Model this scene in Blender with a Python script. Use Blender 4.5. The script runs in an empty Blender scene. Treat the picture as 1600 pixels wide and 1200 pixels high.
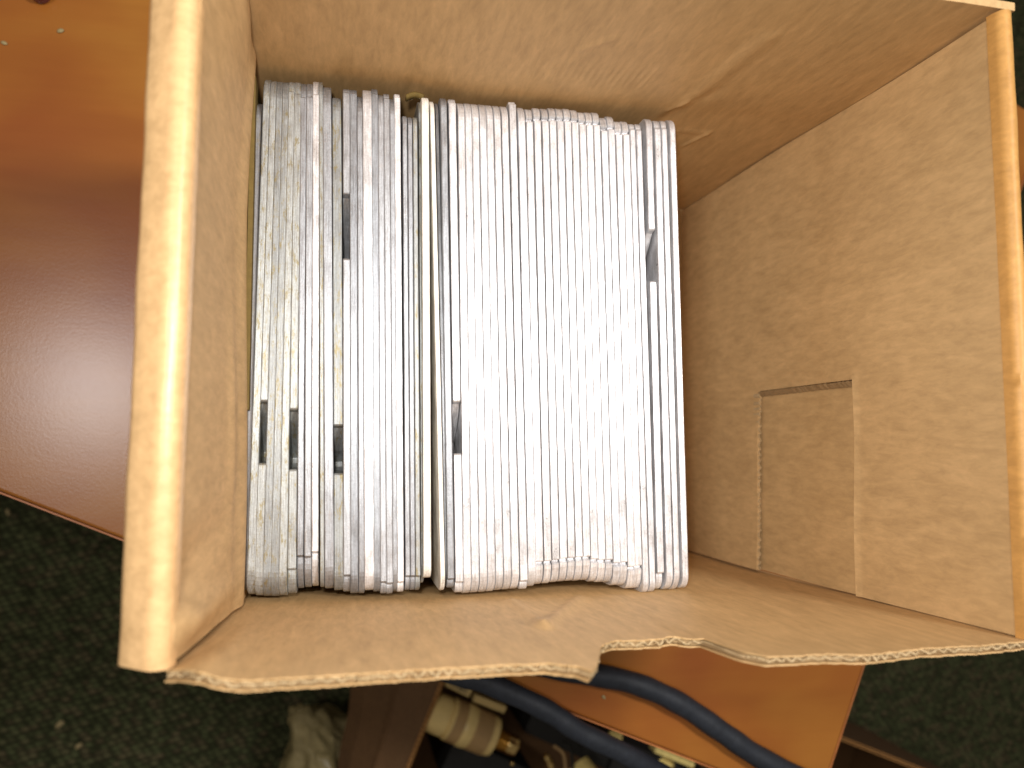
import bpy, bmesh, math, random
from mathutils import Vector, Matrix
random.seed(7)
S = bpy.context.scene
C = S.collection

# ------------------------------------------------------------------ camera
F_PX = 1244.4                                   # focal length for a 1600 px wide frame
ax, ay, az = 0.0797671, -0.2136325, 0.0135876
CAM = Vector((0.0530420, 0.0833970, 0.6154419))
def rotm(cx, cy, cz):
    return Matrix.Rotation(cz, 3, 'Z') @ Matrix.Rotation(cy, 3, 'Y') @ Matrix.Rotation(cx, 3, 'X')
RM = rotm(ax, ay, az)
cam = bpy.data.cameras.new('camera')
cam.sensor_width = 36; cam.lens = F_PX/1600*36
cam.clip_start = 0.01; cam.clip_end = 60
cam.dof.use_dof = True; cam.dof.focus_distance = 0.455; cam.dof.aperture_fstop = 6.2
cam_o = bpy.data.objects.new('camera', cam); C.objects.link(cam_o)
cam_o.matrix_world = Matrix.Translation(CAM) @ RM.to_4x4()
S.camera = cam_o

# ------------------------------------------------------------------ light
W = bpy.data.worlds.new('World'); S.world = W; W.use_nodes = True
bg = W.node_tree.nodes['Background']
bg.inputs[0].default_value = (1.0, 0.90, 0.76, 1); bg.inputs[1].default_value = 0.16

def area(name, loc, target, size, power, col):
    l = bpy.data.lights.new(name, 'AREA'); l.size = size; l.energy = power; l.color = col
    l.shape = 'DISK'
    o = bpy.data.objects.new(name, l); C.objects.link(o); o.location = loc
    o.rotation_euler = (Vector(target)-Vector(loc)).to_track_quat('-Z', 'Y').to_euler()
    return o
area('window_light', (-0.54, 0.22, 1.45), (0.18, 0.14, 0.15), 0.20, 6.0, (1.0, 0.97, 0.95))
area('ceiling_light', (0.62, 0.34, 1.30), (0.17, 0.14, 0.15), 0.20, 12.0, (1.0, 0.98, 0.96))
area('flash_light', (0.022, 0.145, 0.640), (0.17, 0.13, 0.10), 0.03, 1.55, (1.0, 0.975, 0.94))

S.view_settings.view_transform = 'Standard'
S.view_settings.look = 'None'
S.view_settings.exposure = 0.0
S.view_settings.gamma = 1.0
S.view_settings.use_curve_mapping = False

# ------------------------------------------------------------------ helpers
def ray(px, py):
    return (RM @ Vector(((px-800)/F_PX, -(py-600)/F_PX, -1))).normalized()
def U(px, py, z):                                # survey: where a sight line meets height z
    d = ray(px, py)
    return CAM + d*((z-CAM.z)/d.z)
def tag(o, label=None, cat=None, group=None, kind=None):
    if label: o['label'] = label
    if cat: o['category'] = cat
    if group: o['group'] = group
    if kind: o['kind'] = kind
    return o
def link(name, bm, mat, parent=None, smooth=False):
    me = bpy.data.meshes.new(name); bm.to_mesh(me); bm.free()
    if smooth:
        for p in me.polygons: p.use_smooth = True
    for m in (mat if isinstance(mat, (list, tuple)) else [mat]): me.materials.append(m)
    o = bpy.data.objects.new(name, me); C.objects.link(o)
    if parent:
        o.parent = parent
        o.matrix_parent_inverse = Matrix.Translation(-parent.location)
    return o
def empty(name, loc):
    o = bpy.data.objects.new(name, None); C.objects.link(o); o.location = loc
    o.empty_display_size = 0.02
    return o
def bevel(o, w, seg=2, ang=35):
    m = o.modifiers.new('bevel', 'BEVEL'); m.width = w; m.segments = seg
    m.limit_method = 'ANGLE'; m.angle_limit = math.radians(ang); m.use_clamp_overlap = True
    return o

# ------------------------------------------------------------------ materials
class NT:
    def __init__(s, name):
        s.m = bpy.data.materials.new(name); s.m.use_nodes = True
        s.t = s.m.node_tree; s.b = s.t.nodes['Principled BSDF']
        s.tc = s.t.nodes.new('ShaderNodeTexCoord')
    def n(s, kind, **k):
        x = s.t.nodes.new(kind)
        for a, v in k.items(): setattr(x, a, v)
        return x
    def l(s, a, b): s.t.links.new(a, b)
    def mapping(s, scale, rot=(0, 0, 0), src='Object'):
        m = s.n('ShaderNodeMapping'); m.inputs['Scale'].default_value = scale
        m.inputs['Rotation'].default_value = rot
        s.l(s.tc.outputs[src], m.inputs['Vector']); return m.outputs[0]
    def noise(s, vec, scale, detail=4, rough=.6, dist=0):
        x = s.n('ShaderNodeTexNoise'); x.inputs['Scale'].default_value = scale
        x.inputs['Detail'].default_value = detail; x.inputs['Roughness'].default_value = rough
        x.inputs['Distortion'].default_value = dist
        if vec is not None: s.l(vec, x.inputs['Vector'])
        return x.outputs['Fac']
    def ramp(s, fac, stops):
        r = s.n('ShaderNodeValToRGB'); e = r.color_ramp.elements
        while len(e) < len(stops): e.new(0.5)
        for i, (p, c) in enumerate(stops):
            e[i].position = p; e[i].color = (*c, 1) if len(c) == 3 else c
        s.l(fac, r.inputs[0]); return r.outputs[0]
    def mix(s, a, b, fac, mode='MIX'):
        x = s.n('ShaderNodeMix', data_type='RGBA', blend_type=mode)
        for v, i in ((fac, 0), (a, 6), (b, 7)):
            if hasattr(v, 'is_output'): s.l(v, x.inputs[i])
            elif i == 0: x.inputs[0].default_value = v
            else: x.inputs[i].default_value = (*v, 1)
        return x.outputs[2]
    def math(s, op, a, b):
        x = s.n('ShaderNodeMath', operation=op)
        for i, v in enumerate((a, b)):
            if hasattr(v, 'is_output'): s.l(v, x.inputs[i])
            else: x.inputs[i].default_value = v
        return x.outputs[0]
    def bump(s, h, strength, dist=.001, normal=None):
        x = s.n('ShaderNodeBump'); x.inputs['Strength'].default_value = strength
        x.inputs['Distance'].default_value = dist; s.l(h, x.inputs['Height'])
        if normal is not None: s.l(normal, x.inputs['Normal'])
        s.l(x.outputs[0], s.b.inputs['Normal']); return x.outputs[0]
    def set(s, **k):
        for a, v in k.items():
            i = s.b.inputs[a.replace('_', ' ')]
            if hasattr(v, 'is_output'): s.l(v, i)
            elif isinstance(v, tuple): i.default_value = (*v, 1)
            else: i.default_value = v

def cardboard(name, col, flute=(1, 0, 0), fibre=(1, 1, .25), rough=.62, contrast=1.0):
    k = NT(name)
    big = k.noise(k.mapping((1, 1, 1)), 14, 4, .6, .4)
    fib = k.noise(k.mapping(fibre), 230, 4, .7, .3)
    blot = k.noise(k.mapping(fibre), 75, 3, .6, .5)
    c = Vector(col)
    base = k.ramp(big, [(.3, tuple(c*(1-.07*contrast))), (.7, tuple(c*(1+.05*contrast)))])
    f2 = k.ramp(fib, [(.3, (.80, .78, .74)), (.7, (1.14, 1.14, 1.14))])
    b2 = k.ramp(blot, [(.30, (.92, .91, .89)), (.70, (1.05, 1.05, 1.06))])
    col1 = k.mix(base, f2, .8*contrast, 'MULTIPLY')
    col2 = k.mix(col1, b2, .8*contrast, 'MULTIPLY')
    w = k.n('ShaderNodeTexWave'); w.inputs['Scale'].default_value = 1
    w.inputs['Distortion'].default_value = 1.2; w.inputs['Detail'].default_value = 1
    w.bands_direction = 'X' if flute[0] else 'Y'
    k.l(k.mapping((38, 38, 38)), w.inputs['Vector'])
    h = k.math('ADD', k.math('MULTIPLY', fib, .35), k.math('MULTIPLY', w.outputs['Fac'], .12))
    h = k.math('ADD', h, k.math('MULTIPLY', big, .25))
    k.bump(h, .30, .0010)
    k.set(Base_Color=col2, Roughness=rough, Specular_IOR_Level=.35)
    return k.m
KR = (.595, .380, .172)
M_X = cardboard('cardboard_long', KR, (1, 0, 0), (1, 1, .22))
M_Y = cardboard('cardboard_side', (.585, .380, .178), (0, 1, 0), (1, 1, .3))
M_IN = cardboard('cardboard_patch', (.555, .36, .166), (0, 1, 0), (1, 1, .3))
M_FLAP = cardboard('cardboard_flap', (.68, .43, .205), (0, 1, 0), (.4, 1, 1), rough=.32)
M_FLAP2 = cardboard('cardboard_outer_flap', (.58, .30, .085), (0, 1, 0), (1, 1, .4), rough=.5)
M_EDGE = cardboard('cardboard_torn_edge', (.52, .38, .21), (1, 0, 0), (1, 1, 1), rough=.8)
M_CORE = cardboard('cardboard_core', (.34, .225, .11), (1, 0, 0), (1, 1, 1), rough=.9)
M_BOX2 = cardboard('cardboard_shaded', (.13, .065, .024), (0, 1, 0), (1, 1, .4), rough=.8)  # darkened in colour for the dim light below the desk
M_BOX2E = cardboard('lower_box_edge', (.50, .24, .07), (0, 1, 0), (1, 1, 1), rough=.8)
M_SHEET = cardboard('cardboard_sheet', (.17, .115, .03), (0, 1, 0), (1, 1, .4), rough=.8)

def metal(name, lo, hi, stain=0.0, metallic=.55, rough=.36):
    k = NT(name)
    oi = k.n('ShaderNodeObjectInfo')
    off = k.n('ShaderNodeVectorMath', operation='SCALE'); k.l(oi.outputs['Location'], off.inputs[0]); off.inputs['Scale'].default_value = 37
    add = k.n('ShaderNodeVectorMath', operation='ADD'); k.l(k.tc.outputs['Object'], add.inputs[0]); k.l(off.outputs[0], add.inputs[1])
    def mp(sc):
        m = k.n('ShaderNodeMapping'); m.inputs['Scale'].default_value = sc; k.l(add.outputs[0], m.inputs['Vector']); return m.outputs[0]
    streak = k.noise(mp((9, .22, 1)), 260, 3, .6)
    mott = k.noise(mp((1, .6, 1)), 110, 4, .65)
    grit = k.noise(mp((1, 1, 1)), 900, 2, .6)
    c = k.ramp(oi.outputs['Random'], [(0, lo), (1, hi)])
    c = k.mix(c, k.ramp(streak, [(.35, (.66, .65, .64)), (.62, (1.1, 1.1, 1.1))]), .75, 'MULTIPLY')
    c = k.mix(c, k.ramp(mott, [(.32, (.74, .71, .69)), (.6, (1.06, 1.06, 1.06))]), .8, 'MULTIPLY')
    c = k.mix(c, k.ramp(grit, [(.36, (.80, .79, .78)), (.6, (1.04, 1.04, 1.04))]), .5, 'MULTIPLY')
    # brown oxide in scattered spots
    sp = k.noise(mp((2.2, .6, 1)), 190, 5, .8)
    msk = k.ramp(sp, [(.58-.06*stain, (0, 0, 0)), (.68-.05*stain, (1, 1, 1))])
    c = k.mix(c, (.26, .20, .07) if stain > .5 else (.34, .24, .16), k.math('MULTIPLY', msk, .35+.45*stain))
    k.bump(k.math('ADD', streak, k.math('MULTIPLY', grit, .5)), .35, .0004)
    k.set(Base_Color=c, Metallic=metallic, Roughness=k.math('ADD', k.math('MULTIPLY', mott, .3), rough-.12))
    return k.m
MT = metal('aluminium', (.34, .355, .38), (.50, .515, .54), 0, .6, .38)  # colour dimmed for the weaker light on the left plates
MT_B = metal('aluminium_bright_lit', (.82, .83, .86), (.94, .94, .96), 0, .5, .30)  # colour raised for glare on the right plates; also a few brighter ones
MT_S = metal('aluminium_stained', (.34, .355, .355), (.48, .50, .49), 1.0, .5, .42)  # stained metal, its grey base also dimmed for the weaker left light
MT_C = metal('aluminium_cream', (.93, .90, .82), (.97, .94, .86), 0, .2, .40)
MT_D = metal('aluminium_shaded', (.26, .25, .25), (.30, .29, .29), .6, .4, .5)  # darkened in colour for the shade beside the left box wall

def wood():
    k = NT('cherry_laminate')
    a = math.radians(20)
    g = k.noise(k.mapping((.55, 6, 1), (0, 0, a)), 9, 6, .6, .6)
    big = k.noise(k.mapping((1, 1.5, 1), (0, 0, a)), 5.5, 3, .5, .3)
    fine = k.noise(k.mapping((1, 1, 1)), 700, 2, .5)
    c = k.ramp(big, [(.25, (.25, .060, .013)), (.5, (.33, .110, .018)), (.78, (.42, .175, .028))])
    c = k.mix(c, k.ramp(g, [(.35, (.84, .80, .78)), (.65, (1.06, 1.06, 1.06))]), .35, 'MULTIPLY')
    k.bump(fine, .10, .0005)
    k.set(Base_Color=c, Roughness=.27, Specular_IOR_Level=.5)
    return k.m
M_WOOD = wood()
def plain(name, col, rough=.5, metallic=0, var=.15, scale=60, bump=.1, **kw):
    k = NT(name); n = k.noise(k.mapping((1, 1, 1)), scale, 4, .6)
    c = Vector(col)
    k.set(Base_Color=k.ramp(n, [(.3, tuple(c*(1-var))), (.7, tuple(c*(1+var)))]), Roughness=rough, Metallic=metallic, **kw)
    k.bump(n, bump, .001)
    return k.m
M_WEDGE = plain('edge_band', (.50, .17, .05), .4)
M_CABLE = plain('cable_sleeve', (.015, .018, .025), .6, var=.25, scale=160, bump=.3)
M_IVORY = plain('ivory_plastic', (.72, .52, .20), .4, var=.08)
M_IVORY2 = plain('tan_plastic', (.38, .23, .09), .45, var=.1)
M_BRASS = plain('brass', (.72, .50, .20), .22, 1.0, var=.1)
M_CLEAR = plain('amber_plastic', (.80, .62, .22), .15, 0, var=.25, scale=300, bump=.5)
M_BLACK = plain('black_plastic', (.008, .0065, .004), .75)
M_PAPER = plain('cream_paper', (.50, .35, .13), .7, var=.1)
M_INK = plain('ink', (.05, .04, .03), .7)
M_CRUMB = plain('crumb', (.34, .26, .12), .7, var=.2, scale=900)
M_TAPE = plain('grey_plastic_film', (.15, .14, .09), .35, var=.3, scale=90)
def bagmat():
    k = NT('bag_film')
    n = k.noise(k.mapping((1, 1, 1)), 38, 5, .6, .8)
    k.bump(n, .6, .006)
    k.set(Base_Color=k.ramp(n, [(.3, (.20, .155, .065)), (.7, (.34, .265, .12))]), Roughness=.32, Specular_IOR_Level=.6)
    return k.m
M_BAG = bagmat()
def carpet():
    k = NT('carpet_loop')
    v = k.n('ShaderNodeTexVoronoi'); v.inputs['Scale'].default_value = 1; v.inputs['Randomness'].default_value = .45
    k.l(k.mapping((78, 128, 90), (0, 0, math.radians(-24))), v.inputs['Vector'])
    n = k.noise(k.mapping((1, 1, 1)), 7, 4, .6)
    f = k.noise(k.mapping((1, 1, 1)), 420, 3, .7)
    c = k.ramp(v.outputs['Color'], [(0, (.050, .054, .024)), (.5, (.086, .094, .042)), (.82, (.112, .090, .048)), (1, (.098, .118, .048))])
    c = k.mix(c, k.ramp(n, [(.3, (.9, .9, .9)), (.7, (1.06, 1.06, 1.06))]), 1, 'MULTIPLY')
    c = k.mix(c, k.ramp(v.outputs['Distance'], [(.15, (1.35, 1.35, 1.35)), (.6, (.25, .25, .25))]), .8, 'MULTIPLY')
    c = k.mix(c, k.ramp(f, [(.3, (.6, .6, .6)), (.7, (1.3, 1.3, 1.3))]), .7, 'MULTIPLY')
    h = k.math('ADD', k.math('MULTIPLY', v.outputs['Distance'], -1), k.math('MULTIPLY', f, .4))
    k.bump(h, .8, .004)
    k.set(Base_Color=c, Roughness=.95, Specular_IOR_Level=.1)
    return k.m
M_CARPET = carpet()

# ------------------------------------------------------------------ setting: carpet, desk
Z_FLOOR = -0.74
ZD = -0.045                                      # desk top
bm = bmesh.new()
bmesh.ops.create_grid(bm, x_segments=8, y_segments=8, size=4)
o = link('floor', bm, M_CARPET); o.location = (0, 0, Z_FLOOR); tag(o, kind='structure')

# desk: front edge and right edge as surveyed
p0, p1 = U(0, 768, ZD), U(1060, 1178, ZD)
fd = (p1-p0).normalized()                                   # along the front edge, to the right
bd = Vector((-fd.y, fd.x, 0))                               # towards the back
q0 = U(1360, 1030, ZD)
fr = p0 + fd*((q0-p0).dot(fd)-.004)                         # front right corner
print('desk corner', fr, 'right edge check', U(1320, 1165, ZD), 'angle', (U(1320,1165,ZD)-q0).normalized().dot(bd))
DEPTH = (U(1596, 166, ZD)-p0).dot(bd)
LEN = 1.25
print('desk depth', DEPTH)
desk = empty('desk', fr+Vector((0, 0, Z_FLOOR-ZD))); tag(desk, 'reddish cherry wood desk on the green carpet, under the open box', 'desk')
def prism(bm, pts, z0, z1):
    a = [bm.verts.new((p.x, p.y, z0)) for p in pts]; b = [bm.verts.new((p.x, p.y, z1)) for p in pts]
    n = len(pts); fs = [bm.faces.new(b), bm.faces.new(a[::-1])]
    for i in range(n): fs.append(bm.faces.new((a[i], a[(i+1) % n], b[(i+1) % n], b[i])))
    return fs
def dpt(u, v): return fr - fd*u + bd*v
bm = bmesh.new()
prism(bm, [dpt(LEN, 0), dpt(0, 0), dpt(0, DEPTH), dpt(LEN, DEPTH)], ZD-.028, ZD)
bmesh.ops.recalc_face_normals(bm, faces=bm.faces)
o = link('desktop', bm, M_WOOD, desk); bevel(o, .0025, 3)
bm = bmesh.new()                                             # paler edge band, a hair proud of the slab
b = .0016
for (u0, v0, u1, v1) in ((LEN, -b, .003, -.0004), (-b, .003, -.0004, DEPTH)):
    prism(bm, [dpt(u0, v0), dpt(u1 if u0 > .1 else u0, v0) if u0 > .1 else dpt(u1, v0), dpt(u1, v1), dpt(u0, v1)], ZD-.027, ZD-.0012)
bmesh.ops.recalc_face_normals(bm, faces=bm.faces)
link('edge_band', bm, M_WEDGE, desk)
for u in (.10, LEN-.08):
    bm = bmesh.new()
    prism(bm, [dpt(u+.025, .05), dpt(u, .05), dpt(u, DEPTH-.05), dpt(u+.025, DEPTH-.05)], Z_FLOOR, ZD-.0285)
    bmesh.ops.recalc_face_normals(bm, faces=bm.faces)
    o = link('leg', bm, M_WOOD, desk); bevel(o, .002)

# ------------------------------------------------------------------ the box
ZR, ZP, ZB = .305, .155, ZD+.008
RIM = {'UL': U(318, -180, ZR), 'LL': U(264, 1047, ZR), 'UR': U(1560, 16, ZR), 'LR': U(1608, 1003, ZR)}
PLN = {'UL': U(391, 97, ZP), 'LL': U(375, 947, ZP), 'UR': U(1280, 193, ZP), 'LR': U(1280, 920, ZP)}
def corner(k, z):
    t = (ZR-z)/(ZR-ZP)
    if t > 1: t = 1+(t-1)*(.3 if k[1] == 'L' else -.32)
    p = RIM[k].lerp(PLN[k], t); p.z = z
    if k[1] == 'R' and z < ZP: p.x -= .011*(ZP-z)/(ZP-ZB)   # side wall leans in towards the base
    return p
class Wall:
    def __init__(s, a, b):
        s.a, s.b = a, b
        p, q, r = corner(a, ZR), corner(b, ZR), corner(a, ZP)
        s.n = (q-p).cross(r-p).normalized()
        mid = sum((RIM[k] for k in RIM), Vector())/4
        if s.n.dot(p-mid) < 0: s.n = -s.n                    # outward
        s.p = p; s.len = (q-p).length
    def at(s, u, z, off=0):
        a, b = corner(s.a, z), corner(s.b, z)
        return a.lerp(b, u) + s.n*off
    def pix(s, px, py):                                      # sight line -> (u, z) on this wall
        d = ray(px, py); P = CAM + d*((s.p-CAM).dot(s.n)/d.dot(s.n))
        a, b = corner(s.a, P.z), corner(s.b, P.z)
        return (P-a).dot(b-a)/(b-a).length_squared, P.z
box = empty('cardboard_box', (corner('LL', ZD)+corner('UR', ZD))/2)
tag(box, 'open brown corrugated cardboard box with a torn front rim, full of upright metal plates', 'cardboard box')

def sheet(bm, wall, us, zs, thick, off=0, disp=None, ztop=None, skip=None, mi=0):
    vs = {}
    for i, u in enumerate(us):
        for j, z in enumerate(zs):
            zz = z
            if ztop:
                zt = ztop(u); zz = zs[0]+(z-zs[0])*(zt-zs[0])/(zs[-1]-zs[0])
            d = disp(u, zz) if disp else 0
            vs[i, j] = bm.verts.new(wall.at(u, zz, off-d))
    fs = []
    for i in range(len(us)-1):
        for j in range(len(zs)-1):
            if skip and skip((us[i]+us[i+1])/2, (zs[j]+zs[j+1])/2): continue
            f = bm.faces.new((vs[i, j], vs[i+1, j], vs[i+1, j+1], vs[i, j+1])); f.material_index = mi; f.smooth = True
            fs.append(f)
    r = bmesh.ops.extrude_face_region(bm, geom=fs)
    nv = [g for g in r['geom'] if isinstance(g, bmesh.types.BMVert)]
    for v in nv: v.co += wall.n*thick
    loose = [v for v in bm.verts if not v.link_faces]
    bmesh.ops.delete(bm, geom=loose, context='VERTS')
def lin(a, b, n): return [a+(b-a)*i/n for i in range(n+1)]
def seg_bump(u, z, L, a, b, w):                              # rounded ridge along a segment of the wall
    ax_, ay_ = a[0]*L, a[1]; bx, by = b[0]*L, b[1]; px, py = u*L, z
    dx, dy = bx-ax_, by-ay_; t = max(0, min(1, ((px-ax_)*dx+(py-ay_)*dy)/(dx*dx+dy*dy+1e-12)))
    d2 = (px-ax_-dx*t)**2+(py-ay_-dy*t)**2
    return math.exp(-d2/(w*w))
def autosmooth(o, ang=40):
    m = o.modifiers.new('edges', 'EDGE_SPLIT'); m.split_angle = math.radians(ang); return o
def finish(name, bm, mats, smooth=True):
    bmesh.ops.recalc_face_normals(bm, faces=bm.faces)
    o = link(name, bm, mats, box, smooth)
    return autosmooth(o)

# back wall (top of the picture)
WU = Wall('UL', 'UR')
scr = [(WU.pix(1045, 178), WU.pix(1078, 163), .0012, .0009), (WU.pix(1078, 163), WU.pix(1110, 160), .0012, -.0006),
       (WU.pix(1062, 207), WU.pix(1108, 212), .0013, .0010), (WU.pix(1108, 212), WU.pix(1070, 228), .0015, .0010),
       (WU.pix(1070, 170), WU.pix(1200, 60), .006, .0011), (WU.pix(1120, 150), WU.pix(1040, 190), .005, -.0008),
       (WU.pix(905, 80), WU.pix(960, 62), .002, .0006)]
sc_u0 = WU.pix(800, 120)[0]; sc_u1 = WU.pix(1010, 140)[0]; zmark = WU.pix(900, 115)[1]
def dU(u, z):
    d = .0012*math.sin(u*9+z*7)*math.sin(z*21+1)
    for a, b_, w, am in scr: d += am*seg_bump(u, z, WU.len, a, b_, w)
    if sc_u0 < u < sc_u1: d += .00022*math.sin(u*WU.len/.0042*2*math.pi)*math.exp(-((z-zmark)/.012)**2)
    return d
bm = bmesh.new(); sheet(bm, WU, lin(-.012, 1.026, 380), lin(ZB, ZR, 110), .004, disp=dU)
finish('wall', bm, M_X)

# side wall with the cut-out (right of the picture)
WR = Wall('LR', 'UR')
h1, h2, h3, h4 = WR.pix(1177, 607), WR.pix(1328, 597), WR.pix(1182, 898), WR.pix(1338, 935)
hu = (h1[0]+h2[0])/2; hz0 = (h1[1]+h3[1])/2; hz1 = (h2[1]+h4[1])/2
print('cutout', h1, h2, h3, h4)
us = sorted(lin(.004, hu, 60)+lin(hu, .996, 80)[1:]); zs = sorted(lin(ZB, hz0, 50)+lin(hz0, hz1, 30)[1:]+lin(hz1, ZR-.001, 40)[1:])
def dR(u, z): return .0009*math.sin(u*7+1)*math.sin(z*19)+.0006*math.sin(u*17+z*30)
def dRh(u, z):
    d = dR(u, z)
    d += .0012*math.exp(-((z-hz1)/.0022)**2)*(1 if u < hu+.01 else 0)
    return d
bm = bmesh.new(); sheet(bm, WR, us, zs, .0022, disp=dRh, skip=lambda u, z: u < hu and hz0 < z < hz1)
finish('wall', bm, M_Y)
bm = bmesh.new(); sheet(bm, WR, lin(.004, .996, 40), lin(ZB, ZR-.001, 40), .003, off=.0036)
o = finish('outer_panel', bm, M_IN)
# fluted medium showing on the cut ledge and down the cut top side
def flute(bm, wall, u0, u1, zl, zh, o0, o1, period, amp_pow=1, horiz=False, jit=0, disp=None, mid=None):
    L = wall.len*(u1-u0) if not horiz else 0
    n = max(8, int(abs(L)/period*12)); prev = None
    rnd = random.Random(3)
    for i in range(n+1):
        u = u0+(u1-u0)*i/n; ph = 2*math.pi*(L*i/n)/period
        off = (o0+o1)/2+(o1-o0)/2*math.sin(ph+1.1*math.sin(ph*.13)+.8*math.sin(ph*.31))*(mid(u) if mid else 1)
        if disp: off -= disp(u, zh(u))
        top = zh(u)+rnd.uniform(-jit, jit)
        a = bm.verts.new(wall.at(u, zl(u), off)); b_ = bm.verts.new(wall.at(u, top, off))
        if prev: bm.faces.new((prev[0], a, b_, prev[1]))
        prev = (a, b_)
bm = bmesh.new(); flute(bm, WR, .004, hu, lambda u: hz0-.006, lambda u: hz0+.0012, .0002, .0021, .0050, jit=.0003)
o = link('cut_edge', bm, M_EDGE, box); o.modifiers.new('t', 'SOLIDIFY').thickness = .0004
# little raised torn lip around the cut
bm = bmesh.new(); rr = random.Random(11)
prev = None
for i in range(61):
    z = hz0+(hz1-hz0)*i/60; d = rr.uniform(0, .0005)
    q = [bm.verts.new(WR.at(hu-.0006/WR.len+rr.uniform(-.0004, .0004)/WR.len, z, .0002-d)), bm.verts.new(WR.at(hu-.0035/WR.len-d*3, z, .003))]
    if prev: bm.faces.new((prev[0], q[0], q[1], prev[1]))
    prev = q
o = link('cut_edge', bm, M_CORE, box); o.modifiers.new('t', 'SOLIDIFY').thickness = .0004
# scuff on the patch
# side wall (left of the picture), crumpled at its front end
WL = Wall('LL', 'UL')
def dL(u, z):
    s = u*WL.len
    k = max(0, min(1, (z-.17)/.11))
    kk = k*max(0, min(1, (ZR-z)/.02))**.5
    d = .0055*kk*math.exp(-((s-.014)/.0085)**2) - .0030*kk*math.exp(-((s-.034-.02*(1-k))/.012)**2)
    d += .0075*max(0, min(1, (u-.70)/.28))**1.3*math.exp(-((z-.235)/.06)**2)
    d += .0016*math.sin(u*6+.5)*math.sin((z-.1)*16)
    d += .0016*math.exp(-((z-.20)/.010)**2)*math.exp(-((s-.09)/.07)**2)
    d += .0022*math.exp(-((z-.165)/.014)**2)
    return d
bm = bmesh.new(); sheet(bm, WL, sorted(lin(.006, .25, 90)+lin(.25, .996, 70)[1:]), lin(ZB, ZR-.001, 110), .004, disp=dL)
finish('wall', bm, M_Y)

# front wall (bottom of the picture) with its torn rim
WB = Wall('LL', 'LR')
rimpx = [(262, 1046), (285, 1052), (310, 1062), (345, 1064), (420, 1060), (520, 1055), (700, 1045), (860, 1038), (905, 1042), (926, 1049), (934, 1040),
         (939, 1012), (960, 1004), (1020, 1001), (1100, 997), (1122, 1004), (1160, 1016), (1200, 1023), (1300, 1018), (1345, 1020), (1450, 1010), (1530, 1008), (1608, 1003)]
rimuz = [WB.pix(*p) for p in rimpx]
print('rim', [(round(a, 3), round(b, 3)) for a, b in rimuz])
rt = random.Random(5)
JN = 700; jit = [rt.gauss(0, .00035) for _ in range(JN+2)]; jb = [rt.gauss(0, .00035) for _ in range(JN//6+3)]
def ztop(u):
    if u <= rimuz[0][0]: z = rimuz[0][1]
    elif u >= rimuz[-1][0]: z = rimuz[-1][1]
    else:
        for (a, za), (b_, zb) in zip(rimuz, rimuz[1:]):
            if a <= u <= b_: z = za+(zb-za)*(u-a)/(b_-a+1e-9); break
    uu = max(0, min(1, (u+.02)/1.05)); i = uu*JN; k = int(i); f = i-k
    z += jit[k]*(1-f)+jit[k+1]*f
    i /= 6; k = int(i); f = i-k; f = f*f*(3-2*f)
    return z+jb[k]*(1-f)+jb[k+1]*f
def dB(u, z):
    d = .0013*math.sin(u*8+2)*math.sin(z*17+.4)
    s = u*WB.len
    k = max(0, min(1, (z-.2)/.1))
    d += .003*k*math.exp(-((s-.012)/.01)**2)
    d += .0018*seg_bump(u, z, WB.len, WB.pix(800, 945), WB.pix(850, 985), .004)
    d += .0014*seg_bump(u, z, WB.len, WB.pix(905, 940), WB.pix(850, 985), .004)
    d += .0012*seg_bump(u, z, WB.len, WB.pix(960, 940), WB.pix(1050, 1000), .006)
    return d
US = lin(-.004, 1.026, 520)
bm = bmesh.new(); sheet(bm, WB, US, lin(ZB, ZR, 70), .0006, disp=dB, ztop=ztop)
sheet(bm, WB, US, lin(ZB, ZR, 40), .0006, off=.0036, disp=dB, ztop=lambda u: ztop(u+.004)-.0004-.0006*abs(math.sin(u*40)))
finish('wall', bm, M_X)
bm = bmesh.new(); sheet(bm, WB, lin(-.003, 1.025, 520), lin(ZB, ZR, 40), .0022, off=.0010, disp=dB, ztop=lambda u: ztop(u)-.0016-.0012*math.sin(u*31)**2)
o = finish('wall_core', bm, M_CORE)
bm = bmesh.new(); flute(bm, WB, -.003, 1.025, lambda u: ztop(u)-.008, lambda u: ztop(u)-.0006, .0009, .0034, .0062, jit=.0006, disp=dB, mid=lambda u: .55+.4*math.sin(u*19)*math.sin(u*43))
o = link('torn_edge', bm, M_EDGE, box); o.modifiers.new('t', 'SOLIDIFY').thickness = .0007
# base
bm = bmesh.new()
prism(bm, [corner(k, ZB)+(corner(k, ZB)-box.location)*.008 for k in ('LL', 'LR', 'UR', 'UL')], ZD+.0005, ZB-.0002)
bmesh.ops.recalc_face_normals(bm, faces=bm.faces); link('base', bm, M_X, box)

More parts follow.
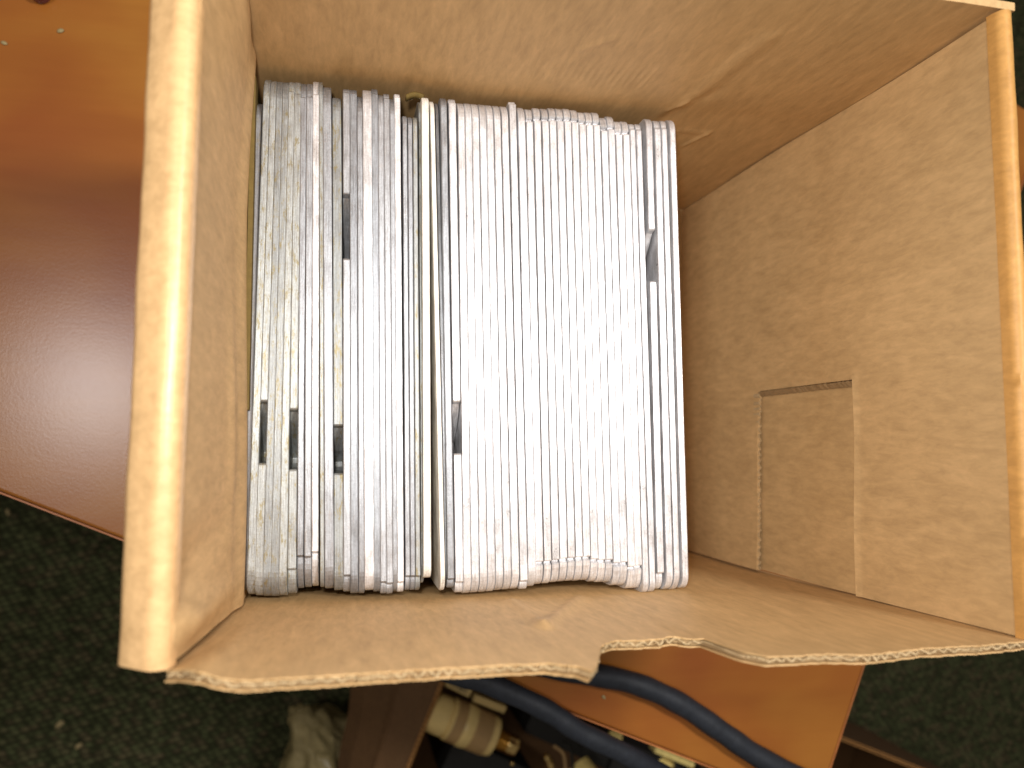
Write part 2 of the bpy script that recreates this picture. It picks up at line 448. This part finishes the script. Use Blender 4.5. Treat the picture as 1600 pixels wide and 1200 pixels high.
# folded-out flaps: rise over the crease, run out, then drop outside the wall
def flap(wall, prof, mat, u0, u1, n=60, wob=.00015, taper=0):
    bm = bmesh.new(); rows = []; r = random.Random(9)
    h = Vector((wall.n.x, wall.n.y, 0)).normalized()
    for i in range(n+1):
        u = u0+(u1-u0)*i/n; base = wall.at(u, ZR, 0)
        row = []
        for j, (ou, up) in enumerate(prof):
            e = (wob*math.sin(u*23+j*.35)+wob*.7*math.sin(u*51+j)) * min(1, j/4)
            row.append(bm.verts.new(base+h*(ou+e)+Vector((0, 0, up+e*.7))))
        rows.append(row)
    fs = []
    for a, b_ in zip(rows, rows[1:]):
        for j in range(len(prof)-1): fs.append(bm.faces.new((a[j], b_[j], b_[j+1], a[j+1])))
    bmesh.ops.recalc_face_normals(bm, faces=bm.faces)
    o = link('flap', bm, mat, box, True)
    m = o.modifiers.new('thick', 'SOLIDIFY'); m.thickness = .0036; m.offset = 0
    autosmooth(o, 50)
    return o
profL = [(.0005, -.006), (.0008, -.002), (.0018, .0008), (.0035, .0016), (.0052, .0015), (.0064, .0010), (.0078, -.0001), (.0120, -.0036), (.0160, -.0068), (.0172, -.0085), (.0178, -.020), (.0178, -.04), (.016, -.11)]
flap(WL, profL, M_FLAP, .002, .998)
profR = [(.0002, -.006), (.0006, -.002), (.0016, .0006), (.0030, .0010), (.0050, .0000), (.0078, -.003), (.0098, -.008), (.0106, -.015), (.0106, -.03), (.010, -.11)]
flap(WR, profR, M_FLAP2, .002, .998, wob=.0001)

# thin sheet standing between the left wall and the first plate
def strip_sheet(name, xa, ya, xb, yb, z, t, mat, h=.146):
    a, b_ = U(xa, ya, z), U(xb, yb, z); d = (b_-a).normalized(); n = Vector((-d.y, d.x, 0))*t/2
    bm = bmesh.new(); prism(bm, [a+n, b_+n, b_-n, a-n], ZB+.0003, z)
    bmesh.ops.recalc_face_normals(bm, faces=bm.faces)
    return link(name, bm, mat)
o = strip_sheet('cardboard_sheet', 396, 118, 384.5, 640, .160, .0026, M_SHEET)
tag(o, 'thin olive brown card sheet wedged between the left box wall and the plates', 'card sheet')

# ------------------------------------------------------------------ the plates
def plate_profile(L, H, sh0, sh1, dz, notch, nub, r):
    """(y, z) outline; +y end is the far end (top of the picture)"""
    pts = [(-L/2+.003, 0), (L/2-.003, 0), (L/2, .003)]
    def arc(cx, cz, r, a0, a1, n=5):
        return [(cx+r*math.cos(a0+(a1-a0)*i/n), cz+r*math.sin(a0+(a1-a0)*i/n)) for i in range(n+1)]
    pi = math.pi
    def end(sign, sh, g):
        q = []                                               # from the outer side towards the middle, for sign=+1
        if g:                                                # tab, groove, then the long top
            zt = H-.0010; rr = g*.72
            q += arc(L/2-rr, zt-rr*1.1, rr, 0, pi/2, 8)
            q[-1] = (q[-1][0], q[-1][1]+rr*.05)
            q += [(L/2-g+.0016, zt-.0002), (L/2-g+.0010, zt-.0006), (L/2-g+.0005, zt-.0018), (L/2-g, zt-.0026), (L/2-g-.0005, zt-.0016), (L/2-g-.0012, H)]
        elif sh:
            zt = H-dz; rr = sh*.80
            q += arc(L/2-rr, zt-rr, rr, 0, pi/2, 8)
            q += [(L/2-sh, zt), (L/2-sh-.0006, H-.0004), (L/2-sh-.0012, H)]
        else:
            rr = r*1.15
            q += arc(L/2-rr, H-rr, rr, 0, pi/2, 9)
        return q if sign > 0 else [(-y, z) for y, z in q][::-1]
    pts += end(1, sh0, nub[0] if nub else 0)
    for (ya, yb, dp) in sorted(notch or [], key=lambda t: -t[0]):   # ya > yb
        c = .0012; rr = .006
        pts += [(ya+c, H), (ya+.0003, H-.0004), (ya, H-c)]
        pts += [(ya-.0010, H-.005), (ya-.006, H-.009), (ya-.014, H-.017)]      # slanting far side, deep near side
        pts += [(yb+rr-rr*math.sin(a), H-dp+rr-rr*math.cos(a)) for a in (0, pi/6, pi/3, pi/2)]
        pts += [(yb, H-c), (yb-.0003, H-.0004), (yb-c, H)]
    pts += end(-1, sh1, nub[1] if nub else 0)
    pts += [(-L/2, .003)]
    out = []
    for p in pts:
        if not out or (abs(p[0]-out[-1][0])+abs(p[1]-out[-1][1])) > 1e-5: out.append(p)
    return out
def plate(xt, yt, xb, yb, w, mat, label, st=0, sb=0, dz=.003, notch=None, nub=None, r=.006, dh=0, wr=1.05):
    H = ZP+dh-ZB
    A, B = U(xt, yt, ZP+dh), U(xb, yb, ZP+dh)
    L = (A-B).length; M = (A+B)/2
    def py(y): return .5*L-(y-yt)/(yb-yt)*L
    nl = [(py(a), py(b_), dp) for a, b_, dp in (notch or [])]
    s0 = L/2-py(st) if st else 0; s1 = py(sb)+L/2 if sb else 0
    nb = (L/2-py(nub[0]), py(nub[1])+L/2) if nub else None
    prof = plate_profile(L, H, s0, s1, dz, nl, nb, r)
    t = w*(CAM.z-ZP)/F_PX*1.085
    bm = bmesh.new()
    def tt(y): return t/2*(1+(wr-1)*(.5-y/L))               # a hair thicker towards the near end
    a = [bm.verts.new((-tt(y), y, z)) for y, z in prof]; b_ = [bm.verts.new((tt(y), y, z)) for y, z in prof]
    n = len(prof); bm.faces.new(a[::-1]); bm.faces.new(b_)
    for i in range(n): bm.faces.new((a[i], a[(i+1) % n], b_[(i+1) % n], b_[i]))
    bmesh.ops.recalc_face_normals(bm, faces=bm.faces)
    o = link('metal_plate', bm, mat)
    o.location = (M.x, M.y, ZB+.0002)
    o.rotation_euler = (0, 0, math.atan2(A.y-B.y, A.x-B.x)-math.pi/2)
    bevel(o, min(.0006, t*.2), 2, 45)
    for p in o.data.polygons: p.use_smooth = False
    tag(o, label, 'metal plate', 'metal plates packed upright in the box')
    return o
ORD = ['first', 'second', 'third', 'fourth', 'fifth', 'sixth', 'seventh', 'eighth', 'ninth', 'tenth', 'eleventh', 'twelfth', 'thirteenth', 'fourteenth']
N28 = .030
# left block
plate(405, 150, 381, 928, 8.5, MT_D, 'plate darkened in colour for shadow, nearest the left box wall', r=.012, dh=-.003)
plate(417.5, 111, 391, 935, 8.75, MT_S, 'grey plate just left of the leftmost notched plate', r=.013, wr=1.30)
plate(427.5, 113, 403.2, 937, 8.75, MT_S, 'stained plate with a notch, leftmost of the notched plates', notch=[(638, 732, N28)], r=.013, wr=1.30)
plate(437, 114, 415.8, 938, 8.75, MT_S, 'pale grey plate just right of the leftmost notched plate', r=.013, wr=1.30)
plate(446.3, 115, 428.2, 938, 8.8, MT_S, 'stained plate midway between the two leftmost notched plates', r=.013, wr=1.30)
plate(455.5, 119, 441.2, 937, 8.75, MT_S, 'yellow stained plate just left of the second notched plate', st=142, r=.013, wr=1.30)
plate(465, 118, 455.3, 934, 9.6, MT_S, 'plate with a notch and stepped ends, second notched plate from the left', st=146, sb=893, notch=[(650, 741, N28)], wr=1.25)
plate(474, 119, 468.5, 927, 8.5, MT, 'grey plate with stepped ends, first right of the second notched plate', st=152, sb=873)
plate(483.5, 119, 480.5, 925, 9, MT, 'grey plate with stepped ends, second right of the second notched plate', st=151, sb=874)
plate(493.5, 116, 492, 924, 9, MT_B, 'brighter plate with stepped ends, third right of the second notched plate', st=147, sb=867)
plate(501.2, 118, 503.4, 922, 5.4, MT_S, 'very thin grey plate beside the dark gap left of the third notched plate', r=.01)
plate(510.6, 124, 514.6, 925, 12.3, MT, 'long grey plate left of the yellowish notched plate', r=.012)
plate(526, 143, 529.8, 927, 13, MT_S, 'yellowish plate with a notch, third notched plate from the left', st=0, notch=[(674, 746, N28)], r=.010, dh=-.001)
plate(541, 134, 542.2, 929, 10, MT, 'plate with its notch near the far end and a bright notch corner', st=143, notch=[(310, 412, N28)], sb=902)
plate(551.8, 135, 553.8, 932, 10.6, MT, 'grey plate just right of the plate notched near its far end', st=144, r=.010)
plate(562.0, 139, 565.4, 933, 8.2, MT, 'thin darker plate left of the bright pointed ended plate', r=.012)
plate(573.5, 131, 577.5, 927, 13, MT_B, 'thick bright plate with a raised far end, left of centre block', r=.010, dh=.001)
plate(585.3, 133, 589.7, 929, 9.6, MT, 'plate resting against the right side of the thick bright plate', st=145, r=.01)
plate(594.8, 141, 599.6, 931, 8.4, MT, 'thin grey plate, first of two right of the thick bright pair', st=0, sb=912, r=.008)
plate(604.0, 141, 609.3, 931, 8.8, MT, 'grey plate, second of two right of the thick bright pair', st=152, sb=914)
plate(612.4, 143, 617.9, 930, 6.6, MT, 'thin dull plate left of the single bright narrow plate', r=.012)
plate(620.6, 142, 626.4, 928, 8.8, MT_B, 'narrow bright plate left of the three short far ended plates', st=150, sb=912)
plate(632.5, 176, 637.5, 926, 6.5, MT, 'short thin plate, left one of the three starting below the dark corner gap', sb=903)
plate(640.5, 178, 645.5, 926, 6.5, MT, 'short thin plate, middle of the three starting below the dark corner gap', sb=903)
plate(648.5, 178, 653.5, 926, 6.5, MT_S, 'short thin plate, right one of the three starting below the dark corner gap', sb=903)
plate(656.2, 150, 660.6, 915, 4.2, MT_S, 'added thin low plate filling the gap left of the upright cream plate', r=.010, dh=-.007)  # added filler, keeps this gap from reading black
plate(664.5, 147, 668, 905, 10.5, MT_C, 'upright cream coloured plate, shorter at its near end', r=.006, dh=.001, st=0)
plate(675, 149, 692.5, 927, 6.4, MT_C, 'cream plate slanting away to the right of the upright cream plate', r=.01, dh=.0006)
plate(682.6, 152, 698.6, 918, 4.2, MT, 'added thin low plate greying the gap right of the slanting cream plate', r=.010, dh=-.005)  # added filler, turns the black gap grey like a lit plate face
plate(693, 147, 705.2, 921, 9.6, MT, 'long grey plate between the thin low grey plate and the notched bright plate', sb=907, r=.007)
plate(706.6, 150, 718.5, 929, 11, MT_B, 'bright plate with a notch just left of the smooth bright run', st=159, sb=912, notch=[(637, 716, N28)])
# smooth bright run
xt = [720.5, 731.5, 742.5, 754, 765, 776.5, 788.5, 801, 814.5]
xb = [731, 743.5, 756.5, 769, 781.5, 794, 806.5, 819.5, 832.5]
yt = [151, 151, 152, 153, 154, 155, 156, 155, 158]
yb = [932, 931, 930, 929, 927, 926, 925, 923, 921]
for i in range(9):
    plate(xt[i], yt[i], xb[i], yb[i], 10.2 if i < 8 else 11.2, MT_B,
          'bright plate with plain rounded ends, %s from the left in the smooth run of nine' % ORD[i], sb=910 if i == 7 else 0, st=161 if i == 7 else 0, r=.011, dh=random.uniform(-.0006, .0006), wr=1.10)
# run with grooved end tabs
xt = [827, 839.5, 851.8, 863.5, 875.2, 886.7, 898.2, 909.8, 921, 932, 943.7, 955, 966.7, 978]
xb = [844.5, 857.3, 869.8, 882.2, 894.5, 906.6, 918.6, 930.6, 942.2, 953.8, 965.6, 976.8, 988.3, 999.3]
yt = [164, 162, 163, 162, 163, 163, 165, 169, 169, 169, 177, 175, 183, 183]
nt = [188, 186, 187, 186, 187, 187, 189, 192, 193, 193, 202, 200, 208, 208]
yb = [917, 916, 914, 913, 912, 912, 911, 913, 914, 914, 919, 919, 924, 924]
nb = [882, 881, 879, 877, 876, 875, 874, 878, 879, 879, 884, 883, 890, 888]
for i in range(14):
    plate(xt[i], yt[i], xb[i], yb[i], 10.35, MT_B, 'bright plate with a grooved tab at each end, %s from the left of fourteen' % ORD[i],
          nub=(nt[i], nb[i]), dh=random.uniform(-.0005, .0005))
# right block
plate(988.3, 190, 1010.2, 928, 8.8, MT_B, 'plain plate, left of the two after the grooved run', st=201, dz=.0015)
plate(998, 190, 1020.6, 927, 8.8, MT_B, 'plain plate, right of the two after the grooved run', st=202, dz=.0015)
plate(1014.2, 181, 1033.4, 925, 10.4, MT_B, 'notched plate standing apart in the right block, stepped near end', sb=898, notch=[(366, 447, N28)])
plate(1027.2, 184, 1047.6, 925, 10.2, MT_B, 'cream edged plate just right of the notched plate in the right block', st=200, dz=.0012, r=.01)
plate(1037.8, 184, 1058.8, 925, 8.6, MT_B, 'second plate from the right end of the row', st=200, dz=.0012, r=.01)
plate(1050.5, 181, 1072, 922, 9.4, MT_B, 'last plate at the right end of the row, beside the empty space', r=.008)

# curled scrap of card in the corner gap above the three short plates
bm = bmesh.new(); prev = None
for i in range(15):
    t = i/14; x = 634+29*t; y = 147.5-4.5*math.sin(math.pi*t)
    q_ = [bm.verts.new(U(x, y, .154)), bm.verts.new(U(x, y, .154)+Vector((0, -.0016, -.0045)))]
    if prev: bm.faces.new((prev[0], q_[0], q_[1], prev[1]))
    prev = q_
o = link('card_scrap', bm, M_SHEET, None, True); m = o.modifiers.new('t', 'SOLIDIFY'); m.thickness = .0014
tag(o, 'curled tan scrap of card behind the three short thin plates', 'card scrap')

# ------------------------------------------------------------------ cables over the desk edge
def tube(name, pts, rad, mat, parent=None, seg=20, sub=10):
    # Catmull-Rom swept circle
    P = [pts[0]+(pts[0]-pts[1])]+list(pts)+[pts[-1]+(pts[-1]-pts[-2])]
    path = []
    for i in range(1, len(P)-2):
        for k in range(sub):
            t = k/sub; a, b_, c, d = P[i-1:i+3]
            path.append(.5*((2*b_)+(c-a)*t+(2*a-5*b_+4*c-d)*t*t+(3*b_-a-3*c+d)*t**3))
    path.append(P[-2])
    bm = bmesh.new(); rings = []
    for i, p in enumerate(path):
        tan = (path[min(i+1, len(path)-1)]-path[max(i-1, 0)]).normalized()
        x = tan.cross(Vector((0, 0, 1))).normalized(); y = tan.cross(x)
        r = rad*(1+.03*math.sin(i*.9))
        rings.append([bm.verts.new(p+x*math.cos(2*math.pi*k/seg)*r+y*math.sin(2*math.pi*k/seg)*r) for k in range(seg)])
    for a, b_ in zip(rings, rings[1:]):
        for k in range(seg): bm.faces.new((a[k], a[(k+1) % seg], b_[(k+1) % seg], b_[k]))
    bm.faces.new(rings[0][::-1]); bm.faces.new(rings[-1])
    bmesh.ops.recalc_face_normals(bm, faces=bm.faces)
    return link(name, bm, mat, parent, True)
o = tube('cable', [U(*p) for p in [(x, y, z+ZD) for x, y, z in ((560, 985, .012), (690, 1045, .012), (760, 1067, .012), (850, 1108, .011), (905, 1143, .008), (980, 1180, .0), (1060, 1225, -.02), (1150, 1280, -.05))]], .0088, M_CABLE)
tag(o, 'thick blue grey cable hanging over the front desk edge above the lower box', 'cable', 'blue grey cables below the box')
o = tube('cable', [U(*p) for p in [(x, y, ZD+.0105) for x, y in ((800, 1030), (890, 1048), (985, 1066), (1060, 1098), (1130, 1145), (1190, 1185), (1290, 1235), (1360, 1270))]], .0092, M_CABLE)
tag(o, 'thick dark cable lying across the red desk top by its right corner', 'cable', 'blue grey cables below the box')

# ------------------------------------------------------------------ lower box on the carpet with odds and ends
ZQ = -.44
a0, a1 = U(700, 1050, ZQ), U(640, 1200, ZQ)
ld = (a1-a0).normalized()                                    # along the left rim, towards the viewer
c0 = U(1322, 1160, ZQ)
rd = Vector((-ld.y, ld.x, 0))                                # to the right
far = (c0-a0).dot(ld)
O = a0+ld*far                                                # far left corner of the rim
BW, BD = (U(1440, 1200, ZQ)-a0).dot(rd)+.12, .50
print('box2', BW, far, 'slope chk', (U(1415, 1200, ZQ)-c0).normalized().dot(rd))
lb = empty('storage_box', O+rd*BW/2+ld*BD/2+Vector((0, 0, Z_FLOOR-ZQ))); tag(lb, 'large open cardboard box on the carpet, full of fittings, partly under the desk', 'cardboard box')
def q(u, v, z=ZQ): p = O+rd*u+ld*v; return Vector((p.x, p.y, z))
T = .004
for name, pts in (('wall', [q(-T, 0), q(0, 0), q(0, BD), q(-T, BD)]), ('wall', [q(BW, 0), q(BW+T, 0), q(BW+T, BD), q(BW, BD)]),
                  ('wall', [q(-T, -T-.0005), q(BW+T, -T-.0005), q(BW+T, -.0005), q(-T, -.0005)]), ('wall', [q(-T, BD+.0005), q(BW+T, BD+.0005), q(BW+T, BD+T), q(-T, BD+T)])):
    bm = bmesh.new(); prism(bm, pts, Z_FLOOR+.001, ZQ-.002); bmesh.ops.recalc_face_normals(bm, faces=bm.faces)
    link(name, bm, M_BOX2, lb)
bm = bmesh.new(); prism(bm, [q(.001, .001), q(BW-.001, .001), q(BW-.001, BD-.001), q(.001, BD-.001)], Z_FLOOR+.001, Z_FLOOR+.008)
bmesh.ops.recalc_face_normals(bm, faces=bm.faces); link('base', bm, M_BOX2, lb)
# corrugated rim on the left wall, liner lines on the far wall
bm = bmesh.new(); prev = None; n = 600
for i in range(n+1):
    v = BD*i/n; off = -T/2+T*.42*math.sin(2*math.pi*v/.0066)
    a, b_ = bm.verts.new(q(off, v, ZQ-.004)), bm.verts.new(q(off, v, ZQ))
    if prev: bm.faces.new((prev[0], a, b_, prev[1]))
    prev = (a, b_)
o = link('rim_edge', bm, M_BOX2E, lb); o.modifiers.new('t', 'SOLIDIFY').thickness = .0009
bm = bmesh.new()
for u0, u1 in ((-T-.0004, -T+.0004), (-.0004, .0004)): prism(bm, [q(u0, 0), q(u1, 0), q(u1, BD), q(u0, BD)], ZQ-.004, ZQ)
bmesh.ops.recalc_face_normals(bm, faces=bm.faces); link('rim_edge', bm, M_BOX2E, lb)
bm = bmesh.new()
for v0, v1 in ((-T-.001, -T+.0002), (-.0014, -.0002)): prism(bm, [q(-T, v0), q(BW+T, v0), q(BW+T, v1), q(-T, v1)], ZQ-.004, ZQ+.0005)
bmesh.ops.recalc_face_normals(bm, faces=bm.faces); link('rim_edge', bm, M_BOX2E, lb)
# outward flap on the left, hanging down, with a crease
bm = bmesh.new(); rows = []
prof = [(-T-.0005, -.004), (-.02, -.006), (-.050, -.014), (-.0535, -.0125), (-.057, -.018), (-.090, -.045), (-.110, -.070)]
for i in range(31):
    v = BD*i/30
    k = max(.35, 1.12-2.6*(v-.09))
    rows.append([bm.verts.new(q(-T+(u+T)*k-.002*math.sin(i*.9)*(-u)/.1, v, ZQ+z)) for u, z in prof])
for a, b_ in zip(rows, rows[1:]):
    for j in range(len(prof)-1): bm.faces.new((a[j], b_[j], b_[j+1], a[j+1]))
bmesh.ops.recalc_face_normals(bm, faces=bm.faces)
o = link('flap', bm, M_BOX2, lb); o.modifiers.new('t', 'SOLIDIFY').thickness = .003

def lathe(name, prof, A, B, mat, parent=None, seg=40, smooth=True):
    """prof: (t along A->B in metres, radius)"""
    d = (B-A).normalized(); x = d.cross(Vector((0, 0, 1))).normalized(); y = d.cross(x)
    bm = bmesh.new(); rings = []
    for t, r in prof:
        c = A+d*t
        rings.append([bm.verts.new(c+x*math.cos(2*math.pi*k/seg)*r+y*math.sin(2*math.pi*k/seg)*r) for k in range(seg)])
    for a, b_ in zip(rings, rings[1:]):
        for k in range(seg): bm.faces.new((a[k], a[(k+1) % seg], b_[(k+1) % seg], b_[k]))
    bm.faces.new(rings[0][::-1]); bm.faces.new(rings[-1])
    bmesh.ops.recalc_face_normals(bm, faces=bm.faces)
    o = link(name, bm, mat, parent, smooth)
    return autosmooth(o, 35) if smooth else o
zf = -.468
A, B = U(668, 1108, zf), U(830, 1176, zf)
d = (B-A).normalized()
ft = empty('pipe_fitting', A); tag(ft, 'ivory cylindrical fitting with raised bands and a threaded metal tip, by the corrugated rim', 'fitting')
R0 = .0275
lathe('body', [(0, .020), (.002, R0*.93), (.026, R0*.95), (.027, R0*.88), (.030, R0*.88), (.031, R0), (.050, R0*1.0), (.052, R0*1.04), (.060, R0*1.04), (.062, R0), (.090, R0*.97), (.098, R0*.90), (.0985, .012)], A, B, M_IVORY, ft)
lathe('band', [(.034, R0), (.034, R0*1.012), (.049, R0*1.012), (.049, R0)], A, B, M_IVORY2, ft)
lathe('band', [(.064, R0), (.064, R0*1.012), (.088, R0*1.0), (.088, R0*.96)], A, B, M_IVORY2, ft)
thr = [(.097, .012)]
for i in range(9): thr += [(.0995+i*.0022, .0138), (.1006+i*.0022, .0124)]
thr += [(.121, .0135), (.131, .0135), (.133, .0120), (.1332, .007), (.127, .0065)]
lathe('threaded_tip', thr, A, B, M_BRASS, ft)

def slab(name, pts, z0, z1, mat, parent=None):
    bm = bmesh.new(); prism(bm, pts, z0, z1); bmesh.ops.recalc_face_normals(bm, faces=bm.faces)
    o = link(name, bm, mat, parent); bevel(o, .001); return o
# barcode slip + carton end
def orient(px0, py0, px1, py1, wpx, z):
    a, b_ = U(px0, py0, z), U(px1, py1, z); dd = (b_-a).normalized(); n = Vector((-dd.y, dd.x, 0))*(wpx*(CAM.z-z)/F_PX/2)
    return a, b_, dd, n
a, b_, dd, n = orient(697, 1064, 736, 1083, 15, -.455)
ct = empty('small_carton', Vector((a.x, a.y, -.50))); tag(ct, 'small cream carton printed with a barcode, beside the corrugated rim', 'carton')
slab('body', [a-n, b_-n, b_+n, a+n], -.50, -.455, M_PAPER, ct)
bm = bmesh.new(); rr = random.Random(2); u = .14
L = (b_-a).length
while u < .86:
    w = rr.choice((.008, .014, .022)); p = a+dd*L*u; s_ = a+dd*L*(u+w)
    prism(bm, [p-n*.55, s_-n*.55, s_+n*.35, p+n*.35], -.4549, -.4546); u += w+rr.choice((.012, .02, .03))
bmesh.ops.recalc_face_normals(bm, faces=bm.faces); link('barcode', bm, M_INK, ct)
a, b_, dd, n = orient(741, 1091, 790, 1110, 11, -.462)
o = slab('paper_slip', [a-n, b_-n, b_+n, a+n], -.480, -.462, M_PAPER); tag(o, 'cream paper slip between the ivory fitting and the upper cable', 'paper slip')
for (x0, y0, x1, y1, w, lab) in ((868, 1124, 900, 1138, 5, 'thin pale clip edge beside the cable, farther from the viewer'), (910, 1141, 934, 1152, 6, 'short pale clip edge beside the amber knob')):
    a, b_, dd, n = orient(x0, y0, x1, y1, w, -.40)
    o = slab('plastic_clip', [a-n, b_-n, b_+n, a+n], -.42, -.40, M_CLEAR); tag(o, lab, 'clip')
# faceted amber knob
def lump(name, px, py, z, rx, ry, rz, mat, lab, cat, seed, facet=False, rot=0, sub=2):
    bm = bmesh.new(); bmesh.ops.create_icosphere(bm, subdivisions=sub, radius=1)
    r = random.Random(seed); c = U(px, py, z)
    Rz = Matrix.Rotation(rot, 3, 'Z')
    for v in bm.verts:
        k = 1+r.uniform(-.12, .12)*(1 if facet else .25)
        v.co = c+Rz @ Vector((v.co.x*rx*k, v.co.y*ry*k, v.co.z*rz*k))
    o = link(name, bm, mat, None, not facet)
    tag(o, lab, cat); return o
lump('faceted_knob', 961, 1150, -.42, .0105, .0095, .010, M_CLEAR, 'amber faceted knob at the desk edge beside the cable', 'knob', 4, True)
# round caps
def cap(px, py, z, r, h, lab, mat=M_CLEAR, tiltx=.35):
    c = U(px, py, z); A_ = c; B_ = c+Vector((tiltx, -.5, .5))
    o = lathe('bottle_cap', [(0, r*.96), (h*.7, r), (h*.92, r*.93), (h, r*.75), (h*1.02, r*.3)], A_, B_, mat, None, 28)
    tag(o, lab, 'cap', 'yellow caps in the lower box'); return o
cap(903, 1196, -.49, .019, .026, 'larger yellow cap at the bottom of the photo, under the hanging cable')
cap(1030, 1192, -.45, .016, .016, 'yellow cap right of the hanging cable at the photo bottom')
lump('brass_terminal', 857, 1190, -.48, .006, .013, .006, M_BRASS, 'small shiny brass terminal left of the larger yellow cap', 'terminal', 8, True, .3)
lump('steel_bead', 800, 1193, -.47, .0035, .0035, .0035, M_BRASS, 'tiny shiny bead below the threaded tip of the ivory fitting', 'bead', 8)
# clear clamshell edges by the desk
a, b_, dd, n = orient(1024, 1172, 1085, 1197, 9, -.42)
o = slab('plastic_tray', [a-n, b_-n, b_+n, a+n], -.44, -.42, M_CLEAR); tag(o, 'yellow plastic tray edge running along the desk front at lower middle', 'tray')
# a few wires and dark blocks that fill the box
for i, (pts, lab) in enumerate((([(865, 1165), (880, 1178), (884, 1205)], 'left thin black lead near the yellow cap'), ([(880, 1160), (892, 1172), (895, 1204)], 'right thin black lead near the yellow cap'))):
    o = tube('wire_lead', [U(x, y, -.47+.004*k) for k, (x, y) in enumerate(pts)], .0022, M_BLACK if i else M_IVORY2, seg=8)
    tag(o, lab if i else 'thin brown lead curving beside the yellow cap', 'wire')
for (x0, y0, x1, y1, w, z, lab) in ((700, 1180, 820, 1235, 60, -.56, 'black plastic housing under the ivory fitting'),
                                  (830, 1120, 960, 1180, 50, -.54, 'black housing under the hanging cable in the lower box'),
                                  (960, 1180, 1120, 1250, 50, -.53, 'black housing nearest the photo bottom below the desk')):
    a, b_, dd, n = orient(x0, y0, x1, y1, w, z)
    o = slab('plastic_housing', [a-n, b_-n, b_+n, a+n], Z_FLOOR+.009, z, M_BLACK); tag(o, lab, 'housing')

# plastic bag on the carpet left of the lower box
bm = bmesh.new(); bmesh.ops.create_icosphere(bm, subdivisions=5, radius=1)
from mathutils import noise as mn
c = U(512, 1205, -.60)
for v in bm.verts:
    p = v.co.copy(); k = 1+.20*mn.noise(p*1.7+Vector((3, 1, 5)))+.10*mn.turbulence(p*3.1, 3, False)+.05*mn.noise(p*9)
    top = max(0, p.y-.55)
    v.co = c+Vector((p.x*.064*k, p.y*.088*k, p.z*.10*k)) + Vector((-.03*top*2, .01*top, 0))
o = link('plastic_bag', bm, M_BAG, None, True); tag(o, 'crumpled translucent beige plastic bag on the carpet beside the lower box', 'plastic bag')
# knotted ear of the bag
bm = bmesh.new(); bmesh.ops.create_icosphere(bm, subdivisions=4, radius=1)
c = U(474, 1130, -.585)
for v in bm.verts:
    p = v.co.copy(); k = 1+.25*mn.noise(p*2.3)+.08*mn.noise(p*8)
    r_ = Matrix.Rotation(math.radians(35), 3, 'Z') @ Vector((p.x*.017*k, p.y*.027*k, p.z*.02*k)); v.co = c+r_
e = link('bag_handle', bm, M_BAG, o, True)
# grey film beside the lower box
bm = bmesh.new(); rows = []
for i in range(13):
    t = i/12; wdt = 1-.75*abs(t-.35)
    x = 577-20*t; y = 1050+88*t
    rows.append([bm.verts.new(U(x-14*wdt*s_+4*math.sin(t*6+s_*3), y, -.53-.02*math.sin(s_*3))) for s_ in (0, .33, .66, 1)])
for a, b_ in zip(rows, rows[1:]):
    for j in range(3): bm.faces.new((a[j], b_[j], b_[j+1], a[j+1]))
o = link('plastic_film', bm, M_TAPE, None, True); o.modifiers.new('t', 'SOLIDIFY').thickness = .001
tag(o, 'narrow grey plastic film standing against the outer flap of the lower box', 'plastic film')

# ------------------------------------------------------------------ crumbs
def crumb(px, py, z, s, lab, seed, mat=M_CRUMB):
    bm = bmesh.new(); bmesh.ops.create_icosphere(bm, subdivisions=2, radius=1); r = random.Random(seed)
    a = r.uniform(0, 3); Rz = Matrix.Rotation(a, 3, 'Z')
    for v in bm.verts:
        k = r.uniform(.8, 1.15); v.co = Rz @ Vector((v.co.x*s*1.4*k, v.co.y*s*.8*k, v.co.z*s*.5*k))
    o = link('crumb', bm, mat, None, True); p = U(px, py, z); o.location = (p.x, p.y, z+s*.4)
    tag(o, lab, 'crumb', 'pale crumbs on desk and carpet'); return o
crumb(95, 49, ZD, .0022, 'round pale crumb on the desk near the upper left', 1)
crumb(7, 68, ZD, .0019, 'pale crumb on the desk at the far left edge', 2)
crumb(94, 1131, Z_FLOOR, .0052, 'larger pale flake on the dark carpet at lower left', 3)
crumb(123, 1165, Z_FLOOR, .0042, 'smaller pale flake on the dark carpet at the bottom left', 4)
crumb(13, 800, Z_FLOOR, .0040, 'pale flake on the carpet just below the desk edge at far left', 5)
crumb(943, 1089, ZD, .0016, 'tiny pale speck on the red desk top below the torn rim', 6)
p = U(66, -6, ZD)
o = lathe('round_stopper', [(0, .0065), (.002, .0075), (.01, .0075), (.011, .006)], Vector((p.x, p.y, ZD+.0005)), Vector((p.x, p.y+.0001, ZD+.05)), plain('dark_red_plastic', (.12, .01, .02), .4), None, 24)
tag(o, 'dark red round object on the desk at the top left edge of the photo', 'stopper')

S.render.engine = 'CYCLES'
